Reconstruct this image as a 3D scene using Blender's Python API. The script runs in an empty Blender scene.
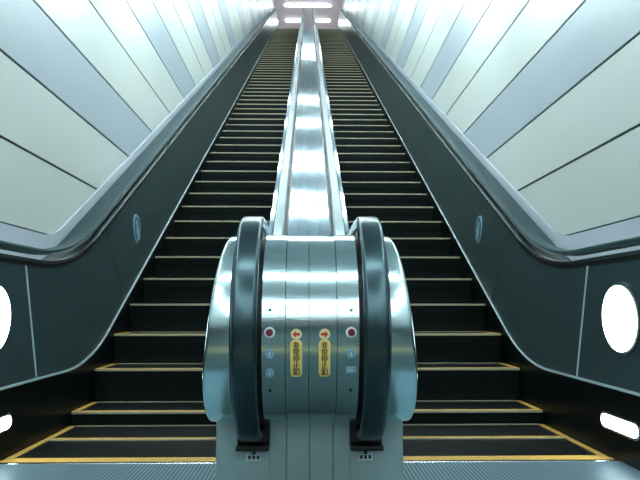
import bpy, bmesh, math, random
from mathutils import Vector
random.seed(4)
C = bpy.context.scene.collection
SC = bpy.context.scene
PI = math.pi
TAN = math.tan(math.radians(30))

# ------------------------------------------------------------------ layout (metres; x right, y up the incline, z height)
NY, NZ = 4.75, 0.53                       # one step nose on the constant slope
TOPF = 14.1                               # upper floor level
HR_X_IN, HR_X_OUT = 0.209, 1.60           # handrail centre lines
SK_IN, SK_OUT = 0.375, 1.495               # tread edges
WALL_X = 1.86
NEW_Y, NEW_Z, NEW_A, NEW_B = 2.27, 0.67, 0.29, 0.335   # rounded newel end


def nose(y):
    return NZ + TAN * (y - NY)


def make_z(flat, inc, top, R=1.9):
    """height along y of a line that is level below, slopes at 30 degrees, and is level again above"""
    y1 = NY + (flat - inc - NZ) / TAN
    y2 = NY + (TOPF + top - inc - NZ) / TAN
    T = R * math.tan(math.radians(15))

    def f(y):
        if y <= y1 - T:
            return flat
        if y <= y1 + T * math.cos(math.radians(30)):
            d = y - (y1 - T)
            return flat + R - math.sqrt(max(R * R - d * d, 0))
        if y <= y2 - T * math.cos(math.radians(30)):
            return inc + nose(y)
        if y <= y2 + T:
            d = (y2 + T) - y
            return TOPF + top - R + math.sqrt(max(R * R - d * d, 0))
        return TOPF + top
    f.k = (y1, y2)
    return f


Z_TRIM = make_z(0.34, 0.085, 0.30, 1.6)
Z_PANEL_TOP = make_z(0.965, 0.865, 0.90, 1.9)
Z_GUIDE = make_z(1.005, 0.905, 0.94, 1.9)
Z_HAND = make_z(1.060, 0.945, 0.98, 1.9)
Z_DECK = make_z(0.93, 0.795, 0.86, 1.9)
Z_CDECK = make_z(0.985, 0.875, 0.92, 1.9)
Z_BASE = make_z(1.245, 0.895, 1.05, 0.7)
Z_CEIL = make_z(3.55, 3.0, 2.95, 1.0)
YEND = 31.0


def ygrid(a, b, f=None):
    pts = {round(a, 4), round(b, 4)}
    y = math.ceil(a / 0.07) * 0.07
    while y < b:
        if 2.9 < y < 5.6 or 26.5 < y < 30.2:
            pts.add(round(y, 4))
        y += 0.07
    y = 6.0
    while y < 26.5:
        if a < y < b:
            pts.add(y)
        y += 1.0
    return sorted(pts)


# ------------------------------------------------------------------ materials
def nmat(name):
    m = bpy.data.materials.new(name)
    m.use_nodes = True
    nt = m.node_tree
    b = nt.nodes['Principled BSDF']
    return m, nt, b


def mat(name, col, rough=0.5, metal=0.0, var=0.0, scale=6.0, bump=0.0, bscale=(1, 1, 1), spec=None, coat=0.0, rvar=0.0):
    m, nt, b = nmat(name)
    b.inputs['Base Color'].default_value = (*col, 1)
    b.inputs['Roughness'].default_value = rough
    b.inputs['Metallic'].default_value = metal
    if spec is not None:
        b.inputs['Specular IOR Level'].default_value = spec
    if coat:
        b.inputs['Coat Weight'].default_value = coat
        b.inputs['Coat Roughness'].default_value = 0.08
    tc = nt.nodes.new('ShaderNodeTexCoord')
    mp = nt.nodes.new('ShaderNodeMapping')
    mp.inputs['Scale'].default_value = bscale
    nt.links.new(tc.outputs['Object'], mp.inputs['Vector'])
    nz = nt.nodes.new('ShaderNodeTexNoise')
    nz.inputs['Scale'].default_value = scale
    nz.inputs['Detail'].default_value = 3
    nt.links.new(mp.outputs['Vector'], nz.inputs['Vector'])
    if var:
        mr = nt.nodes.new('ShaderNodeMapRange')
        mr.inputs['To Min'].default_value = 1 - var
        mr.inputs['To Max'].default_value = 1 + var
        nt.links.new(nz.outputs['Fac'], mr.inputs['Value'])
        mx = nt.nodes.new('ShaderNodeVectorMath')
        mx.operation = 'SCALE'
        mx.inputs[0].default_value = col
        nt.links.new(mr.outputs['Result'], mx.inputs['Scale'])
        nt.links.new(mx.outputs['Vector'], b.inputs['Base Color'])
    if rvar:
        mr = nt.nodes.new('ShaderNodeMapRange')
        mr.inputs['To Min'].default_value = max(rough - rvar, 0.02)
        mr.inputs['To Max'].default_value = rough + rvar
        nt.links.new(nz.outputs['Fac'], mr.inputs['Value'])
        nt.links.new(mr.outputs['Result'], b.inputs['Roughness'])
    if bump:
        bp = nt.nodes.new('ShaderNodeBump')
        bp.inputs['Strength'].default_value = bump
        bp.inputs['Distance'].default_value = 0.01
        nt.links.new(nz.outputs['Fac'], bp.inputs['Height'])
        nt.links.new(bp.outputs['Normal'], b.inputs['Normal'])
    return m


def groove_mat(name, dark, light, pitch, rough, metal, duty=0.5):
    """fine cleats running along y: stripes across x"""
    m, nt, b = nmat(name)
    tc = nt.nodes.new('ShaderNodeTexCoord')
    sp = nt.nodes.new('ShaderNodeSeparateXYZ')
    nt.links.new(tc.outputs['Object'], sp.inputs[0])
    d = nt.nodes.new('ShaderNodeMath'); d.operation = 'DIVIDE'; d.inputs[1].default_value = pitch
    nt.links.new(sp.outputs['X'], d.inputs[0])
    fr = nt.nodes.new('ShaderNodeMath'); fr.operation = 'FRACT'
    nt.links.new(d.outputs[0], fr.inputs[0])
    gt = nt.nodes.new('ShaderNodeMath'); gt.operation = 'GREATER_THAN'; gt.inputs[1].default_value = duty
    nt.links.new(fr.outputs[0], gt.inputs[0])
    mx = nt.nodes.new('ShaderNodeMix'); mx.data_type = 'RGBA'
    mx.inputs['A'].default_value = (*dark, 1)
    mx.inputs['B'].default_value = (*light, 1)
    nt.links.new(gt.outputs[0], mx.inputs['Factor'])
    nz = nt.nodes.new('ShaderNodeTexNoise'); nz.inputs['Scale'].default_value = 9
    nt.links.new(tc.outputs['Object'], nz.inputs['Vector'])
    mr = nt.nodes.new('ShaderNodeMapRange')
    mr.inputs['To Min'].default_value = max(rough - .08, .05); mr.inputs['To Max'].default_value = rough + .08
    nt.links.new(nz.outputs['Fac'], mr.inputs['Value'])
    nt.links.new(mx.outputs['Result'], b.inputs['Base Color'])
    nt.links.new(mr.outputs['Result'], b.inputs['Roughness'])
    b.inputs['Metallic'].default_value = metal
    b.inputs['Specular IOR Level'].default_value = 0.15
    if metal > 0.45:
        return m
    bp = nt.nodes.new('ShaderNodeBump')
    bp.inputs['Strength'].default_value = 0.5; bp.inputs['Distance'].default_value = 0.004
    nt.links.new(gt.outputs[0], bp.inputs['Height'])
    nt.links.new(bp.outputs['Normal'], b.inputs['Normal'])
    return m


def emit(name, col, strength):
    m, nt, b = nmat(name)
    b.inputs['Base Color'].default_value = (0.8, 0.8, 0.8, 1)
    b.inputs['Emission Color'].default_value = (*col, 1)
    b.inputs['Emission Strength'].default_value = strength
    return m


M = {}
M['panel'] = mat('enamel_panel', (0.66, 0.725, 0.70), 0.34, 0, 0.03, 0.9, spec=0.5)
M['panel_grey'] = mat('enamel_panel_grey', (0.46, 0.535, 0.60), 0.34, 0, 0.03, 0.9, spec=0.5)
M['joint'] = mat('joint_dark', (0.03, 0.06, 0.06), 0.7)
M['base'] = mat('polished_skirting', (0.60, 0.67, 0.77), 0.30, 0.0, 0.05, 3, 0.0)
M['ceil'] = mat('ceiling_paint', (0.56, 0.64, 0.68), 0.8, 0, 0.04, 2)
M['ceil_pink'] = mat('ceiling_paint_pink', (0.80, 0.58, 0.61), 0.6, 0, 0.05, 2)
M['floor'] = mat('floor_stone', (0.060, 0.095, 0.100), 0.6, 0, 0.2, 14, spec=0.15)
M['backwall'] = mat('back_wall_paint', (0.07, 0.085, 0.09), 0.7, 0, 0.1, 2)
M['steel'] = mat('brushed_steel', (0.60, 0.77, 0.80), 0.18, 1.0, 0.04, 30, 0.02, (0.4, 8, 8), rvar=0.05)
M['steel_deck'] = mat('polished_deck_steel', (0.62, 0.78, 0.88), 0.06, 1.0, 0.03, 5, 0.02, (2.0, 0.8, 0.8), rvar=0.02)
M['steel_dull'] = mat('satin_steel', (0.44, 0.58, 0.61), 0.45, 0.8, 0.07, 9, 0.02, rvar=0.08)
M['chrome'] = mat('bright_trim', (0.85, 0.92, 0.94), 0.18, 1.0, 0.03, 10)
M['dark_panel'] = mat('dark_lacquer_panel', (0.034, 0.062, 0.068), 0.28, 0.0, 0.15, 2.5, 0.0, spec=0.4)
M['deck_dark'] = mat('dark_deck_enamel', (0.018, 0.055, 0.065), 0.5, 0.0, 0.1, 4, spec=0.3)
M['pale_edge'] = mat('worn_edge', (0.42, 0.40, 0.29), 0.45, 0.2, 0.2, 30)
M['trim_line'] = mat('pale_trim', (0.55, 0.72, 0.78), 0.3, 0.25, 0.03, 10)
M['skirt'] = mat('black_skirt', (0.004, 0.006, 0.006), 0.30, 0.0, 0.2, 6, spec=0.08)
M['rubber'] = mat('black_rubber', (0.006, 0.013, 0.017), 0.26, 0.0, 0.15, 12)
M['rubber'].node_tree.nodes['Principled BSDF'].inputs['IOR'].default_value = 2.15
M['rubber'].node_tree.nodes['Principled BSDF'].inputs['Specular Tint'].default_value = (0.50, 0.80, 0.92, 1)
M['rubber_teal_reflect'] = mat('black_rubber_teal_reflect', (0.016, 0.050, 0.060), 0.45, 0.0, 0.15, 12, spec=0.15)  # same rubber as the inner rails, teal reflection painted into its base colour
M['black'] = mat('black_plastic', (0.008, 0.010, 0.010), 0.4)
M['tread'] = groove_mat('tread_cleats', (0.002, 0.003, 0.003), (0.016, 0.022, 0.023), 0.011, 0.35, 0.3)
M['riser'] = groove_mat('riser_cleats', (0.003, 0.005, 0.005), (0.010, 0.019, 0.019), 0.011, 0.4, 0.2)
M['comb'] = groove_mat('comb_plate_ribs', (0.05, 0.09, 0.11), (0.22, 0.34, 0.40), 0.018, 0.40, 0.5, 0.35)
M['yellow'] = mat('yellow_paint', (0.66, 0.40, 0.09), 0.45, 0, 0.2, 30)
M['label_yellow'] = mat('label_yellow', (0.95, 0.70, 0.22), 0.45, 0, 0.04, 20)
M['label_cream'] = mat('label_cream', (0.86, 0.72, 0.42), 0.45, 0, 0.04, 20)
M['red'] = mat('arrow_red', (0.55, 0.06, 0.02), 0.45, 0, 0.05, 20)
M['button_red'] = mat('button_red', (0.16, 0.02, 0.03), 0.3, 0, 0.05, 20)
M['ink'] = mat('print_ink', (0.03, 0.022, 0.006), 0.5, 0, 0.05, 20)
M['white'] = mat('white_print', (0.75, 0.82, 0.85), 0.4, 0, 0.04, 20)
M['blue'] = mat('sticker_blue', (0.05, 0.11, 0.14), 0.4, 0, 0.05, 20)
M['pale_blue'] = mat('sticker_pale_blue', (0.26, 0.48, 0.62), 0.4, 0, 0.05, 20)
M['tactile'] = mat('tactile_yellow', (0.46, 0.36, 0.16), 0.6, 0, 0.1, 12)
M['lamp'] = emit('lamp_diffuser', (0.86, 1.0, 1.0), 22.0)
M['edge_fill'] = emit('edge_fill_glow', (0.88, 1.0, 0.99), 14.0)  # glow of the fill strips added along the ceiling edges
M['lens'] = emit('lamp_lens', (0.88, 1.0, 1.0), 8.0)


# ------------------------------------------------------------------ mesh helpers
def obj(name, bm, m, parent=None, smooth=False, recalc=True):
    if recalc:
        bmesh.ops.recalc_face_normals(bm, faces=bm.faces)
    me = bpy.data.meshes.new(name)
    bm.to_mesh(me)
    bm.free()
    ms = m if isinstance(m, (list, tuple)) else [m]
    for k in ms:
        me.materials.append(k)
    if smooth:
        for p in me.polygons:
            p.use_smooth = True
        me.set_sharp_from_angle(angle=math.radians(38))
    o = bpy.data.objects.new(name, me)
    C.objects.link(o)
    if parent:
        o.parent = parent
        root = parent
        off = Vector(parent.location)
        while root.parent:
            root = root.parent
            off += Vector(root.location)
        o.location = -off          # mesh data is in world coordinates
    return o


def tag(o, label, cat, group=None):
    o['label'] = label
    o['category'] = cat
    if group:
        o['group'] = group
    return o


def thing(name, label, cat, loc, group=None):
    o = bpy.data.objects.new(name, None)
    o.empty_display_size = 0.2
    C.objects.link(o)
    o.location = loc
    return tag(o, label, cat, group)


def struct(name, bm, m, smooth=False):
    o = obj(name, bm, m, None, smooth)
    o['kind'] = 'structure'
    return o


def box(bm, x0, x1, y0, y1, z0, z1, bev=0.0, mi=0):
    vs = [bm.verts.new(p) for p in ((x0, y0, z0), (x1, y0, z0), (x1, y1, z0), (x0, y1, z0), (x0, y0, z1), (x1, y0, z1), (x1, y1, z1), (x0, y1, z1))]
    fs = [bm.faces.new([vs[i] for i in q]) for q in ((0, 3, 2, 1), (4, 5, 6, 7), (0, 1, 5, 4), (1, 2, 6, 5), (2, 3, 7, 6), (3, 0, 4, 7))]
    for f in fs:
        f.material_index = mi
    if bev:
        es = {e for f in fs for e in f.edges}
        bmesh.ops.bevel(bm, geom=list(es), offset=bev, segments=2, affect='EDGES', profile=0.5)


def loft(bm, rings, closed=True, caps=True, mi=0):
    """rings: lists of points of equal length"""
    rv = [[bm.verts.new(p) for p in r] for r in rings]
    n = len(rv[0])
    for a, b in zip(rv, rv[1:]):
        for i in range(n if closed else n - 1):
            j = (i + 1) % n
            f = bm.faces.new((a[i], a[j], b[j], b[i]))
            f.material_index = mi
    if caps and closed:
        for r in (rv[0], rv[-1]):
            f = bm.faces.new(r)
            f.material_index = mi
    return rv


def band(bm, ys, x0, x1, zlo, zhi):
    """a wall-like slab between two height functions"""
    loft(bm, [[(x0, y, zlo(y)), (x1, y, zlo(y)), (x1, y, zhi(y)), (x0, y, zhi(y))] for y in ys])


def slab_x(bm, poly, x0, x1, bev=0.0):
    """polygon in (y, z) given thickness along x"""
    a = [bm.verts.new((x0, p[0], p[1])) for p in poly]
    b = [bm.verts.new((x1, p[0], p[1])) for p in poly]
    n = len(poly)
    f1 = bm.faces.new(a)
    f2 = bm.faces.new(list(reversed(b)))
    for i in range(n):
        j = (i + 1) % n
        bm.faces.new((a[i], b[i], b[j], a[j]))
    if bev:
        es = list(f1.edges) + list(f2.edges)
        bmesh.ops.bevel(bm, geom=es, offset=bev, segments=2, affect='EDGES', profile=0.5)
    return f1, f2


def sweep(bm, path, prof, x):
    """profile (dx, dn) swept along a (y, z) path at lateral position x; n is the left normal of the path"""
    rings = []
    for i, (y, z) in enumerate(path):
        a = path[max(i - 1, 0)]
        b = path[min(i + 1, len(path) - 1)]
        t = Vector((b[0] - a[0], b[1] - a[1])).normalized()
        n = Vector((-t.y, t.x))
        xx = x(y) if callable(x) else x
        rings.append([(xx + dx, y + n.x * dn, z + n.y * dn) for dx, dn in prof])
    loft(bm, rings)


def rrect(w, h, r, seg=4):
    pts = []
    for cx, cy, a0 in ((w / 2 - r, h / 2 - r, 0), (-w / 2 + r, h / 2 - r, 90), (-w / 2 + r, -h / 2 + r, 180), (w / 2 - r, -h / 2 + r, 270)):
        for k in range(seg + 1):
            a = math.radians(a0 + 90 * k / seg)
            pts.append((cx + r * math.cos(a), cy + r * math.sin(a)))
    return pts


def side_disc(bm, x, s, cy, cz, pts, th, ins=0.0):
    """flat shape on a side wall (plane of constant x) standing th proud towards the stairs"""
    slab_x(bm, [(cy + a, cz + b) for a, b in pts], s * x, s * (x - th), ins)


def circ(r, n=40, sx=1.0):
    return [(r * sx * math.cos(2 * PI * k / n), r * math.sin(2 * PI * k / n)) for k in range(n)]


# ------------------------------------------------------------------ the setting
def wall(s, side):
    """horizontal enamel panels, every third one grey, cut off along the slope by the skirting"""
    x0, x1 = s * WALL_X, s * (WALL_X + 0.02)
    bm = bmesh.new()
    curve = [(y, Z_BASE(y)) for y in ygrid(-12.0, 40.0)]
    H0, dH, g = 1.245, 0.5165, 0.010

    def y_at(z):                                   # where the skirting line reaches height z
        if z <= H0 + 1e-6:
            return None
        lo, hi = 2.5, 30.5
        if Z_BASE(40) <= z:
            return 40.0
        for _ in range(50):
            mid = (lo + hi) / 2
            if Z_BASE(mid) < z:
                lo = mid
            else:
                hi = mid
        return lo
    k = 0
    while H0 + k * dH < TOPF + 2.9:
        za, zb = H0 + k * dH + g, H0 + (k + 1) * dH - g
        zb = min(zb, TOPF + 2.95)
        ya, yb = y_at(za + 0.002), y_at(zb)
        # lower-left start follows the ceiling
        def ymin(z):
            if z < 3.5:
                return -12.0
            return NY + (z - 3.25 - NZ) / TAN
        poly = [(ymin(za), za), (ya, za)]
        for y, z in curve:
            if ya + 0.01 < y < yb - 0.01:
                poly.append((y, z))
        poly += [(yb, zb), (ymin(zb), zb)]
        f0 = len(bm.faces)
        fa, fb = slab_x(bm, poly, x0, x1)
        bm.faces.ensure_lookup_table()
        for f in bm.faces[f0:]:
            f.material_index = 1 if k % 3 == 2 else 0
        k += 1
    # backing behind the joints
    f0 = len(bm.faces)
    band(bm, ygrid(-12.0, 40.0), s * (WALL_X + 0.012), s * (WALL_X + 0.14), lambda y: Z_BASE(y) - 0.05, lambda y: Z_CEIL(y) + 0.05)
    bm.faces.ensure_lookup_table()
    for f in bm.faces[f0:]:
        f.material_index = 2
    struct('wall_' + side, bm, [M['panel'], M['panel_grey'], M['joint']])
    # the part of the wall behind the escalator flank
    bm = bmesh.new()
    band(bm, ygrid(-12.0, 40.0), s * (WALL_X - 0.008), s * (WALL_X + 0.14), lambda y: Z_BASE(y) - 0.34, lambda y: Z_BASE(y) - 0.003)
    struct('baseboard_' + side, bm, M['base'])
    bm = bmesh.new()
    box(bm, s * (WALL_X + 0.0), s * (WALL_X + 0.14), -12, 3.0, -0.05, 0.95)
    struct('trim_' + side, bm, M['backwall'])


wall(-1, 'left')
wall(1, 'right')

bm = bmesh.new()
box(bm, -2.0, 2.0, -12.0, 3.0, -0.15, -0.012)
struct('floor', bm, M['floor'])
bm = bmesh.new()
box(bm, -2.0, 2.0, 30.2, 40.0, TOPF - 0.2, TOPF)
struct('floor_upper', bm, M['floor'])
bm = bmesh.new()
band(bm, [y for y in ygrid(-12.0, 29.6)], -2.0, 2.0, Z_CEIL, lambda y: Z_CEIL(y) + 0.15)
struct('ceiling', bm, M['ceil'])
bm = bmesh.new()
box(bm, -2.0, 2.0, 29.6, 40.0, TOPF + 2.95, TOPF + 3.1)
struct('ceiling_upper', bm, M['ceil_pink'])
bm = bmesh.new()
box(bm, -2.0, 2.0, 40.0, 40.15, TOPF - 0.2, TOPF + 3.1)
struct('wall_far', bm, M['ceil_pink'])
bm = bmesh.new()
box(bm, -2.0, 2.0, -12.15, -12.0, -0.15, 3.7)
struct('wall_back', bm, M['backwall'])
bm = bmesh.new()
box(bm, -1.8, 1.8, 0.35, 0.65, -0.012, -0.006)
struct('trim_floor', bm, M['tactile'])


# ------------------------------------------------------------------ ceiling lights
def ceiling_light(y, label, group, tubes=(-0.3, 0.3), xs=(-1.15, 1.15), w=0.05):
    """transverse strip fixture hanging square to the ceiling at y"""
    z = Z_CEIL(y)
    sl = math.atan2(Z_CEIL(y + 0.05) - Z_CEIL(y - 0.05), 0.1)
    t = thing('ceiling_light', label, 'ceiling light', (sum(xs) / 2, y, z), group)

    def pt(a, b):            # a along the slope, b down from the ceiling
        return (y + a * math.cos(sl) + b * math.sin(sl), z + a * math.sin(sl) - b * math.cos(sl))
    bm = bmesh.new()
    a0, a1 = min(tubes) - 0.1, max(tubes) + 0.1
    slab_x(bm, [pt(a0, 0), pt(a1, 0), pt(a1, 0.035), pt(a0, 0.035)], xs[0] - 0.03, xs[1] + 0.03)
    obj('housing', bm, M['white'], t)
    for a in tubes:
        bm = bmesh.new()
        slab_x(bm, [pt(a - w, 0.034), pt(a + w, 0.034), pt(a + w * 0.8, 0.075), pt(a - w * 0.8, 0.075)], *xs)
        obj('tube', bm, M['lamp'], t)


for k, y in enumerate((-9.6, -6.6, -3.6, 0.35)):
    ceiling_light(y, 'strip light on the low ceiling above the lower landing', 'lights over the lower landing', (0.0,))
for y in (5.6, 8.28, 10.45):
    ceiling_light(y, 'twin strip light on the sloping ceiling above the escalators', 'lights on the sloping ceiling', (-0.36, 0.36), w=0.035)
for y in (13.4, 16.0, 25.0, 27.4):
    ceiling_light(y, 'single strip light high on the sloping ceiling above the escalators', 'single lights on the sloping ceiling', (0.0,), w=0.04)


for y in (35.6, 37.6):  # hidden pair added to put more light on the pink ceiling
    ceiling_light(y, 'unseen strip light added to brighten the back of the upper landing', 'added lights at the back of the upper landing', (0.0,), (-1.25, 1.25), 0.10)


def edge_fill_light(s, y0, y1, side):
    """added fill strip, out of view along the ceiling edge, to brighten the walls"""
    t = thing('added_fill_strip', 'unseen added fill light along the %s edge of the ceiling beside the wall' % side, 'ceiling light', (s * 1.6, (y0 + y1) / 2, Z_CEIL((y0 + y1) / 2)), 'added fill lights along the %s ceiling edge' % side)
    bm = bmesh.new()
    band(bm, [y0, y1], s * 1.52, s * 1.70, lambda y: Z_CEIL(y) - 0.06, Z_CEIL)
    obj('housing', bm, M['white'], t)
    bm = bmesh.new()
    band(bm, [y0 + 0.04, y1 - 0.04], s * 1.56, s * 1.66, lambda y: Z_CEIL(y) - 0.11, lambda y: Z_CEIL(y) - 0.055)
    obj('tube', bm, M['edge_fill'], t)


for s, side in ((-1, 'left'), (1, 'right')):
    for k in range(10):
        edge_fill_light(s, 5.4 + 2.36 * k, 7.2 + 2.36 * k, side)
    for y0 in (-9.0, -6.5, -4.2, -2.0, 0.6, 2.9):
        edge_fill_light(s, y0, y0 + 1.8, side)
for y, nm in ((31.75, 'nearer'), (33.55, 'farther')):
    ceiling_light(y, nm + ' long white strip light on the pink ceiling above the upper landing', 'lights over the upper landing', (0.0,), (-1.28, 1.22), 0.10)


# ------------------------------------------------------------------ escalators
def arc_path(inner):
    """(y, z) centre line of a handrail: round the lower newel, along the slope, round the upper newel"""
    a, b = (NEW_A + 0.052, NEW_B + 0.052)
    zc = Z_HAND(2.0) - b
    pts = []
    for k in range(0, 33):
        th = math.radians(292 - 202 * k / 32)
        pts.append((NEW_Y + a * math.cos(th), zc + b * math.sin(th)))
    pts += [(y, Z_HAND(y)) for y in ygrid(2.5, 31.0)]
    zt = Z_HAND(31.0)
    for k in range(1, 20):
        th = math.radians(90 - 180 * k / 20)
        pts.append((31.0 + 0.36 * math.cos(th), zt - 0.36 + 0.36 * math.sin(th)))
    return pts


def step_positions():
    pos = [(3.09, 0.0, 0.455), (3.55, 0.0, 0.40), (3.95, 0.085, 0.40), (4.35, 0.308, 0.40)]
    n = 1
    while True:
        y = 4.75 + 0.4 * (n - 1)
        z = 0.53 + 0.4 * TAN * (n - 1)
        if z > TOPF - 0.35:
            break
        pos.append((y, z, 0.40))
        n += 1
    y = pos[-1][0]
    for dz in (TOPF - 0.19, TOPF - 0.06, TOPF, TOPF, TOPF):
        y += 0.4
        pos.append((y, dz, 0.40))
    return pos


STEPS = step_positions()


def step_meshes(s, depth):
    """local coordinates: nose at y=0, z=0, x centred on the tread"""
    hw = (SK_OUT - SK_IN) / 2 - 0.004
    b1 = bmesh.new()
    loft(b1, [[(x, 0.03, -0.004), (x, depth + 0.01, -0.004), (x, depth + 0.01, -0.05), (x, 0.06, -0.05), (x, 0.03, -0.018)] for x in (-hw + 0.002, hw - 0.002)])
    b2 = bmesh.new()
    prof = [(0.012, -0.016), (0.018, -0.07), (0.028, -0.12), (0.034, -0.18), (0.034, -0.245), (0.06, -0.245), (0.06, -0.016)]
    loft(b2, [[(x, y, z) for y, z in prof] for x in (-hw, hw)])
    b3 = bmesh.new()
    box(b3, -hw, hw, 0.0, 0.045, -0.016, 0.0, 0.002)
    box(b3, -hw + 0.04, hw - 0.04, depth - 0.012, depth, -0.02, 0.0015, 0, 1)
    b3.faces.ensure_lookup_table()
    for f in b3.faces:
        f.normal_update()
        if f.normal.y < -0.5:
            f.material_index = 1
    for q in (-1, 1):
        x0, x1 = sorted((q * hw, q * (hw - 0.036)))
        box(b3, x0, x1, 0.036, depth - 0.006, -0.02, 0.0)
    return b1, b2, b3


PROTO = {}


def add_steps(root, s):
    cx = s * (SK_IN + SK_OUT) / 2
    base = Vector(root.location)
    for y, z, d in STEPS:
        if d not in PROTO:
            b1, b2, b3 = step_meshes(s, d)
            t = obj('step', b1, M['tread'], None)
            r = obj('riser', b2, M['riser'], None)
            e = obj('yellow_edging', b3, [M['yellow'], M['pale_edge']], None)
            PROTO[d] = (t, r, e)
            new = (t, r, e)
        else:
            new = tuple(o.copy() for o in PROTO[d])
            for o in new:
                C.objects.link(o)
        t, r, e = new
        t.parent = root
        t.location = Vector((cx, y, z)) - base
        for o in (r, e):
            o.parent = t
            o.location = (0, 0, 0)


def escalator(s, side, other):
    r = thing('escalator', 'black stepped escalator with yellow-edged treads on the %s of the central steel balustrade' % side, 'escalator', (s * (SK_IN + SK_OUT) / 2, 3.0, 0))
    add_steps(r, s)
    # landing plate with comb
    bm = bmesh.new()
    x0, x1 = sorted((s * (SK_IN - 0.005), s * SK_OUT))
    box(bm, x0, x1, 1.5, 3.0, -0.02, 0.004)
    obj('comb_plate', bm, M['comb'], r)
    bm = bmesh.new()
    box(bm, x0, x1, 3.0, 3.028, -0.02, 0.006, 0.002)
    obj('comb_edge', bm, M['chrome'], r)
    bm = bmesh.new()
    box(bm, x0, x1, 3.042, 3.088, -0.02, 0.001, 0.002)
    obj('yellow_threshold', bm, M['yellow'], r)
    bm = bmesh.new()
    box(bm, x0, x1, 30.25, 32.2, TOPF - 0.02, TOPF + 0.006)
    obj('comb_plate', bm, M['comb'], r)
    # skirts beside the treads
    ys = ygrid(1.5, YEND)
    low = lambda y: min(max(nose(y) - 0.45, -0.02), TOPF - 0.4)
    bm = bmesh.new()
    band(bm, ys, s * SK_OUT, s * (SK_OUT + 0.03), low, lambda y: Z_TRIM(y))
    obj('skirt_panel', bm, M['skirt'], r)
    bm = bmesh.new()
    band(bm, ys, s * (SK_OUT - 0.004), s * (SK_OUT + 0.018), Z_TRIM, lambda y: Z_TRIM(y) + 0.012)
    obj('skirt_trim', bm, M['trim_line'], r)
    # dark side panels between trim and handrail, joints square to the slope
    joints = [(1.5, 1.5), (3.45, 3.33)]
    yb, n = 5.02, 0
    while yb < 28.0:
        joints.append((yb, yb - 0.40))
        yb += 2.85
    joints.append((YEND, YEND))
    for (b0, t0), (b1, t1) in zip(joints, joints[1:]):
        bm = bmesh.new()
        nseg = 28 if (b0 < 5 or b1 > 27) else 4
        rings = []
        for k in range(nseg + 1):
            q = k / nseg
            yb_, yt_ = b0 + 0.002 + (b1 - b0 - 0.004) * q, t0 + 0.002 + (t1 - t0 - 0.004) * q
            zl, zh = Z_TRIM(yb_) + 0.012, Z_PANEL_TOP(yt_)
            rings.append([(s * (SK_OUT + 0.005), yb_, zl), (s * (SK_OUT + 0.03), yb_, zl), (s * (SK_OUT + 0.065), yt_, zh), (s * (SK_OUT + 0.04), yt_, zh)])
        loft(bm, rings)
        obj('side_panel', bm, M['dark_panel'], r)
    bm = bmesh.new()                                       # bright joint strip near the foot
    loft(bm, [[(s * (SK_OUT + 0.003), y, z0), (s * (SK_OUT + 0.007), y, z0), (s * (SK_OUT + 0.042), y2, z1), (s * (SK_OUT + 0.037), y2, z1)]
              for y, y2, z0, z1 in ((3.440, 3.320, 0.355, 0.965), (3.456, 3.336, 0.355, 0.965))])
    obj('joint_strip', bm, M['trim_line'], r)
    # guide under the handrail, then the deck to the wall
    bm = bmesh.new()
    band(bm, ygrid(2.2, YEND), s * (SK_OUT + 0.035), s * (HR_X_OUT + 0.075), Z_PANEL_TOP, lambda y: Z_GUIDE(y) - 0.008)
    obj('handrail_base', bm, M['black'], r)
    bm = bmesh.new()
    band(bm, ygrid(2.2, YEND), s * (SK_OUT + 0.03), s * (SK_OUT + 0.07), lambda y: Z_GUIDE(y) - 0.020, Z_GUIDE)
    obj('guide_rail', bm, M['chrome'], r)
    bm = bmesh.new()
    band(bm, ygrid(1.5, YEND), s * (SK_OUT + 0.06), s * (WALL_X - 0.008), lambda y: Z_DECK(y) - 0.02, Z_DECK)
    obj('outer_deck', bm, M['deck_dark'], r)
    # handrails
    prof = rrect(0.084, 0.036, 0.015)
    bm = bmesh.new()
    sweep(bm, arc_path(False), prof, s * HR_X_OUT)
    obj('handrail', bm, M['rubber_teal_reflect'], r, True)
    # outer newel end below the handrail
    bm = bmesh.new()
    poly = [(NEW_Y + NEW_A * math.cos(math.radians(a)), NEW_Z + NEW_B * math.sin(math.radians(a))) for a in range(90, 271, 9)]
    poly += [(2.24, 0.0), (3.0, 0.0), (3.0, 0.96)]
    slab_x(bm, poly, s * (HR_X_OUT - 0.03), s * (HR_X_OUT + 0.2))
    obj('newel_end', bm, M['steel_dull'], r)
    # round lamp and foot lamp at the entrance
    bm = bmesh.new()
    ring = circ(0.178, 48)
    slab_x(bm, [(2.955 + a, 0.685 + b) for a, b in ring], s * (SK_OUT + 0.008), s * (SK_OUT + 0.04), 0.003)
    lamp = obj('round_lamp', bm, M['dark_panel'], r)
    bm = bmesh.new()
    slab_x(bm, [(2.955 + a, 0.685 + b) for a, b in circ(0.160, 48)], s * (SK_OUT + 0.003), s * (SK_OUT + 0.03), 0.003)
    obj('lamp_lens', bm, M['lens'], lamp)
    bm = bmesh.new()
    slab_x(bm, [(2.99 + a, 0.174 + b) for a, b in rrect(0.37, 0.085, 0.042, 8)], s * (SK_OUT - 0.004), s * (SK_OUT + 0.01), 0.002)
    lamp = obj('foot_lamp', bm, M['chrome'], r)
    bm = bmesh.new()
    slab_x(bm, [(2.99 + a, 0.174 + b) for a, b in rrect(0.34, 0.062, 0.031, 8)], s * (SK_OUT - 0.008), s * (SK_OUT + 0.01), 0.002)
    obj('lamp_lens', bm, M['lens'], lamp)
    # round warning sticker on the side panel
    cy, cz = 5.39, 1.41

    ca, sa = math.cos(math.radians(30)), math.sin(math.radians(30))

    def pl(bm, pts, th):               # a along the slope, b square to it
        slab_x(bm, [(cy + a * ca - b * sa, cz + a * sa + b * ca) for a, b in pts], s * (SK_OUT + 0.019 - th), s * (SK_OUT + 0.035))
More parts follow.
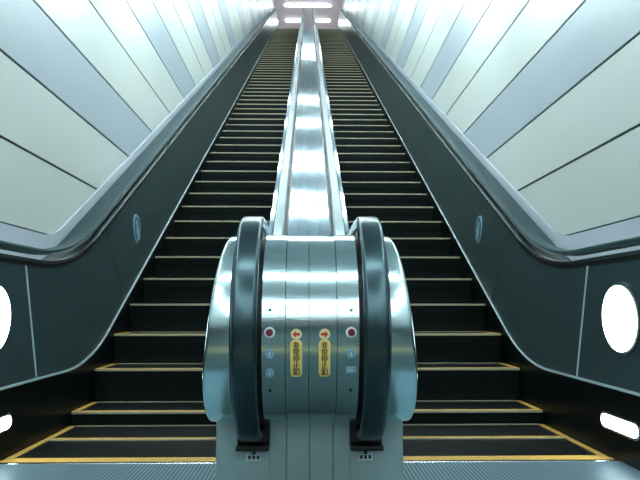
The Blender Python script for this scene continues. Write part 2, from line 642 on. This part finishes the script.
    bm = bmesh.new(); pl(bm, [(a * 0.66, b) for a, b in circ(0.142)], 0.0)
    st = obj('warning_sticker', bm, M['pale_blue'], r)
    bm = bmesh.new(); pl(bm, [(a * 0.64, b) for a, b in circ(0.126)], 0.0012)
    obj('sticker_field', bm, M['blue'], st)
    bm = bmesh.new()
    pl(bm, [(a, 0.066 + b) for a, b in circ(0.026, 16)], 0.0024)
    pl(bm, [(-0.03, 0.034), (0.03, 0.034), (0.046, -0.018), (0.024, -0.018), (0.032, -0.095), (0.008, -0.095), (0, -0.035), (-0.008, -0.095), (-0.032, -0.095), (-0.024, -0.018), (-0.046, -0.018)], 0.0024)
    obj('pictogram', bm, M['pale_blue'], st)
    return r


escalator(-1, 'left', 'right')
escalator(1, 'right', 'left')

# ------------------------------------------------------------------ central balustrade with the round steel newel
cb = thing('center_balustrade', 'brushed steel balustrade with a rounded newel end between the two escalators', 'balustrade', (0, NEW_Y, 0))


def drum_profile(inset=0.0, back=3.2, lo=270):
    """(y, z, inward normal) from the underside round the front and back along the top"""
    out = []
    n = 44
    for k in range(n + 1):
        th = math.radians(lo - (lo - 90) * k / n)
        y, z = NEW_Y + NEW_A * math.cos(th), NEW_Z + NEW_B * math.sin(th)
        nn = Vector((math.cos(th) / NEW_A, math.sin(th) / NEW_B)).normalized()
        out.append((y - nn.x * inset, z - nn.y * inset, -nn.x, -nn.y, th))
    zt = NEW_Z + NEW_B
    for y in (2.5, 2.8, back):
        out.append((y, zt - inset, 0.0, -1.0, PI / 2))
    return out


def shell(bm, x0, x1, inset=0.0, th=0.012, back=3.2):
    P = drum_profile(inset, back)
    rings = [[(x0, y, z), (x1, y, z), (x1, y + ny * th, z + nz * th), (x0, y + ny * th, z + nz * th)] for y, z, ny, nz, t in P]
    loft(bm, rings)


def ydrum(z):
    q = max(min((z - NEW_Z) / NEW_B, 1), -1)
    return NEW_Y - NEW_A * math.sqrt(1 - q * q)


# inner core (dark channels under the handrails)
bm = bmesh.new()
P = [(p[0], p[1]) for p in drum_profile(0.014, 3.2)]
slab_x(bm, P + [(3.2, 0.35)], -0.272, 0.272)
obj('newel_core', bm, M['black'], cb)
for x0, x1 in ((-0.157, -0.082), (-0.080, -0.006), (-0.004, 0.085), (0.087, 0.157)):
    bm = bmesh.new()
    shell(bm, x0, x1, 0.0 if abs(x0 + x1) < 0.15 else -0.004, 0.014)
    obj('newel_panel', bm, M['steel'], cb, True)
def cheek_x(z):
    T = [(0.33, 0.355), (0.42, 0.355), (0.52, 0.351), (0.64, 0.337), (0.76, 0.326), (0.90, 0.310), (0.97, 0.300), (1.01, 0.288)]
    z = max(min(z, 1.0099), 0.3301)
    for (a, xa), (b, xb) in zip(T, T[1:]):
        if z <= b:
            return xa + (xb - xa) * (z - a) / (b - a)


for s in (-1, 1):
    bm = bmesh.new()
    P = drum_profile(0.0, 3.2)
    XI = HR_X_IN + 0.052
    rings = []
    for y, z, ny, nz, t in P:
        xw, rr = cheek_x(z), 0.012
        ring = [(s * XI, y + ny * 0.012, z + nz * 0.012), (s * XI, y, z)]
        for k in range(5):
            f = math.radians(90 * k / 4)
            ins = rr * (1 - math.cos(f))
            ring.append((s * (xw - rr + rr * math.sin(f)), y + ny * ins, z + nz * ins))
        ring.append((s * (cheek_x(ring[-1][2])), 3.2, ring[-1][2]))
        rings.append(ring)
    loft(bm, rings, closed=False, caps=False)
    bmesh.ops.remove_doubles(bm, verts=bm.verts, dist=1e-5)
    obj('newel_cheek', bm, M['steel'], cb, True)
    bm = bmesh.new()
    sweep(bm, arc_path(True), rrect(0.082, 0.036, 0.015), lambda y: s * (HR_X_IN + 0.017 * max(0.0, min(1.0, (y - 2.6) / 1.6))))
    obj('handrail', bm, M['rubber'], cb, True)
# pedestal
bm = bmesh.new()
box(bm, -0.352, 0.352, 2.36, 3.2, -0.012, 0.42, 0.006)
ped = obj('pedestal', bm, M['steel_dull'], cb)
for x0, x1 in ((-0.150, -0.088), (-0.086, -0.001), (0.001, 0.086), (0.088, 0.150)):
    bm = bmesh.new()
    box(bm, x0, x1, 2.350, 2.361, 0.0, 0.37, 0.002)
    obj('front_panel', bm, M['steel_dull'], ped)
# sloping deck and flanks
ys = ygrid(3.2, YEND)
bm = bmesh.new()
low = lambda y: min(max(nose(y) - 0.45, -0.02), TOPF - 0.4)
band(bm, ys, -0.298, 0.298, low, lambda y: Z_CDECK(y) - 0.03)
obj('flank', bm, M['dark_panel'], cb)
for x0, x1 in ((-0.158, -0.081), (-0.079, -0.001), (0.001, 0.079), (0.081, 0.158)):
    bm = bmesh.new()
    band(bm, ys, x0, x1, lambda y: Z_CDECK(y) - 0.03, lambda y: Z_CDECK(y) + 0.004)
    obj('deck_plate', bm, M['steel_deck'], cb)
for s in (-1, 1):
    bm = bmesh.new()
    band(bm, ys, s * 0.266, s * 0.305, lambda y: Z_CDECK(y) - 0.05, Z_CDECK)
    obj('deck_edge', bm, M['steel_deck'], cb)
    bm = bmesh.new()
    band(bm, ygrid(2.3, YEND), s * (HR_X_IN - 0.028), s * (HR_X_IN + 0.028), lambda y: Z_CDECK(y) - 0.03, lambda y: Z_HAND(y) - 0.019)
    obj('handrail_guide', bm, M['black'], cb)
bm = bmesh.new()                                    # rounded top end of the balustrade
poly = [(31.0, TOPF)] + [(31.0 + 0.31 * math.cos(math.radians(a)), TOPF + 0.61 + 0.31 * math.sin(math.radians(a))) for a in range(-90, 91, 10)]
slab_x(bm, poly, -0.305, 0.305)
obj('upper_newel', bm, M['steel'], cb)

# ---- fittings on the newel, wrapped on its curved face
def wrap(bm):
    for v in bm.verts:
        v.co.y = ydrum(v.co.z) - v.co.y


def plate(bm, pts, cx, cz, t0, t1, nz=1):
    """outline (dx, dz) standing from t0 to t1 off the steel, cut into nz levels so it follows the curve"""
    a = [bm.verts.new((cx + x, t0, cz + z)) for x, z in pts]
    b = [bm.verts.new((cx + x, t1, cz + z)) for x, z in pts]
    bm.faces.new(a)
    fb = bm.faces.new(list(reversed(b)))
    for i in range(len(pts)):
        j = (i + 1) % len(pts)
        bm.faces.new((a[i], b[i], b[j], a[j]))


def strip(bm, cx, cz, w, h, t0, t1, n=12, r=0.006):
    rings = []
    zs = [-h / 2 + h * k / n for k in range(n + 1)]
    for z in zs:
        e = h / 2 - abs(z)
        hw = w / 2 - (r - math.sqrt(max(r * r - (r - e) ** 2, 0)) if e < r else 0)
        rings.append([(cx - hw, t0, cz + z), (cx + hw, t0, cz + z), (cx + hw, t1, cz + z), (cx - hw, t1, cz + z)])
    loft(bm, rings)


def glyph_text(txt, size):
    cu = bpy.data.curves.new('notice_text', 'FONT')
    cu.body = txt
    cu.size = size
    cu.align_x = 'CENTER'
    cu.align_y = 'CENTER'
    cu.extrude = 0.0
    o = bpy.data.objects.new('notice_text', cu)
    C.objects.link(o)
    dg = bpy.context.evaluated_depsgraph_get()
    me = bpy.data.meshes.new_from_object(o.evaluated_get(dg))
    bpy.data.objects.remove(o)
    return me


for s in (-1, 1):
    lx = s * 0.0455
    bm = bmesh.new(); strip(bm, lx, 0.579, 0.037, 0.118, 0.0, 0.002); wrap(bm)
    lab = obj('emergency_stop_label', bm, M['label_yellow'], cb)
    bm = bmesh.new(); plate(bm, circ(0.0175, 28), lx, 0.657, 0.0, 0.002); wrap(bm)
    dot = obj('arrow_disc', bm, M['label_cream'], lab)
    bm = bmesh.new()
    ar = [(0.0125, 0.0), (0.001, 0.0115), (0.001, 0.0045), (-0.0115, 0.0045), (-0.0115, -0.0045), (0.001, -0.0045), (0.001, -0.0115)]
    plate(bm, [(s * a, b) for a, b in ar], lx, 0.657, 0.002, 0.0032); wrap(bm)
    obj('arrow', bm, M['red'], lab)
    bm = bmesh.new()
    for i, ch in enumerate('非常停止釦'):
        for rep, dx in enumerate((-0.00045, 0.00045)):          # doubled for heavier strokes
            me = glyph_text(ch, 0.0235)
            n0 = len(bm.verts)
            bm.from_mesh(me)
            bm.verts.ensure_lookup_table()
            vs = bm.verts[n0:]
            if len(vs):
                cxm = (min(v.co.x for v in vs) + max(v.co.x for v in vs)) / 2
                czm = (min(v.co.y for v in vs) + max(v.co.y for v in vs)) / 2
                for v in vs:
                    x, z = v.co.x - cxm, v.co.y - czm
                    v.co = (lx + x + dx, 0.0032 + 0.0002 * rep, 0.579 + 0.0435 - 0.0218 * i + z)
            bpy.data.meshes.remove(me)
    wrap(bm)
    obj('label_text', bm, M['ink'], lab)
    # red stop button, key switches and screws
    bx = s * 0.131
    bm = bmesh.new(); plate(bm, circ(0.0175, 28), bx, 0.663, 0.0, 0.009); wrap(bm)
    btn = obj('stop_button', bm, M['white'], cb)
    bm = bmesh.new(); plate(bm, circ(0.0115, 24), bx, 0.663, 0.009, 0.014); wrap(bm)
    obj('button_cap', bm, M['button_red'], btn)
    zs = (0.594, 0.531) if s < 0 else (0.594,)
    for z in zs:
        bm = bmesh.new(); plate(bm, circ(0.0145, 24), bx, z, 0.0, 0.007); wrap(bm)
        kk = obj('key_switch', bm, M['pale_blue'], cb)
        bm = bmesh.new(); plate(bm, [(-0.002, -0.006), (0.002, -0.006), (0.002, 0.006), (-0.002, 0.006)], bx, z, 0.007, 0.008); wrap(bm)
        obj('keyhole', bm, M['white'], kk)
    if s > 0:
        bm = bmesh.new(); strip(bm, bx, 0.541, 0.034, 0.020, 0.0, 0.0075, 4, 0.002); wrap(bm)
        pp = obj('name_plate', bm, M['pale_blue'], cb)
        bm = bmesh.new(); strip(bm, bx, 0.541, 0.022, 0.004, 0.0075, 0.0082, 2, 0.001); wrap(bm)
        obj('printed_line', bm, M['white'], pp)
    for z in (0.734, 0.473):
        bm = bmesh.new(); plate(bm, circ(0.005, 14), bx, z, 0.0, 0.006); wrap(bm)
        obj('screw', bm, M['black'], cb)
    # handrail inlet with its little notice underneath
    hx = s * HR_X_IN
    bm = bmesh.new()
    box(bm, hx - 0.060, hx + 0.060, 2.28, 2.37, 0.222, 0.240, 0.004)
    box(bm, hx - 0.060, hx + 0.060, 2.33, 2.37, 0.240, 0.37, 0.004)
    inl = obj('handrail_inlet', bm, M['black'], cb)
    bm = bmesh.new()
    box(bm, hx - 0.006, hx + 0.006, 2.352, 2.361, 0.195, 0.222)
    obj('inlet_bracket', bm, M['black'], inl)
    bm = bmesh.new()
    box(bm, hx - 0.028, hx + 0.028, 2.355, 2.361, 0.172, 0.197)
    nt_ = obj('inlet_notice', bm, M['white'], cb)
    bm = bmesh.new()
    for q in (-0.016, 0.0, 0.016):
        box(bm, hx + q - 0.005, hx + q + 0.005, 2.3535, 2.3552, 0.178, 0.191)
    obj('notice_marks', bm, M['ink'], nt_)

# ------------------------------------------------------------------ camera, world, view
cam = bpy.data.cameras.new('camera')
cam.sensor_width = 36
cam.lens = 36 * 610 / 640
cam.clip_end = 200
co = bpy.data.objects.new('camera', cam)
C.objects.link(co)
co.location = (-0.010, 0, 0.75)
co.rotation_euler = (math.radians(90 + 6.09), 0, -math.atan(12.5 / 610))
SC.camera = co

w = bpy.data.worlds.new('world')
SC.world = w
w.use_nodes = True
w.node_tree.nodes['Background'].inputs['Color'].default_value = (0.5, 0.6, 0.62, 1)
w.node_tree.nodes['Background'].inputs['Strength'].default_value = 0.05
SC.view_settings.view_transform = 'Standard'
SC.view_settings.look = 'None'
SC.view_settings.gamma = 1.0
SC.view_settings.use_curve_mapping = False
SC.view_settings.exposure = 0.5
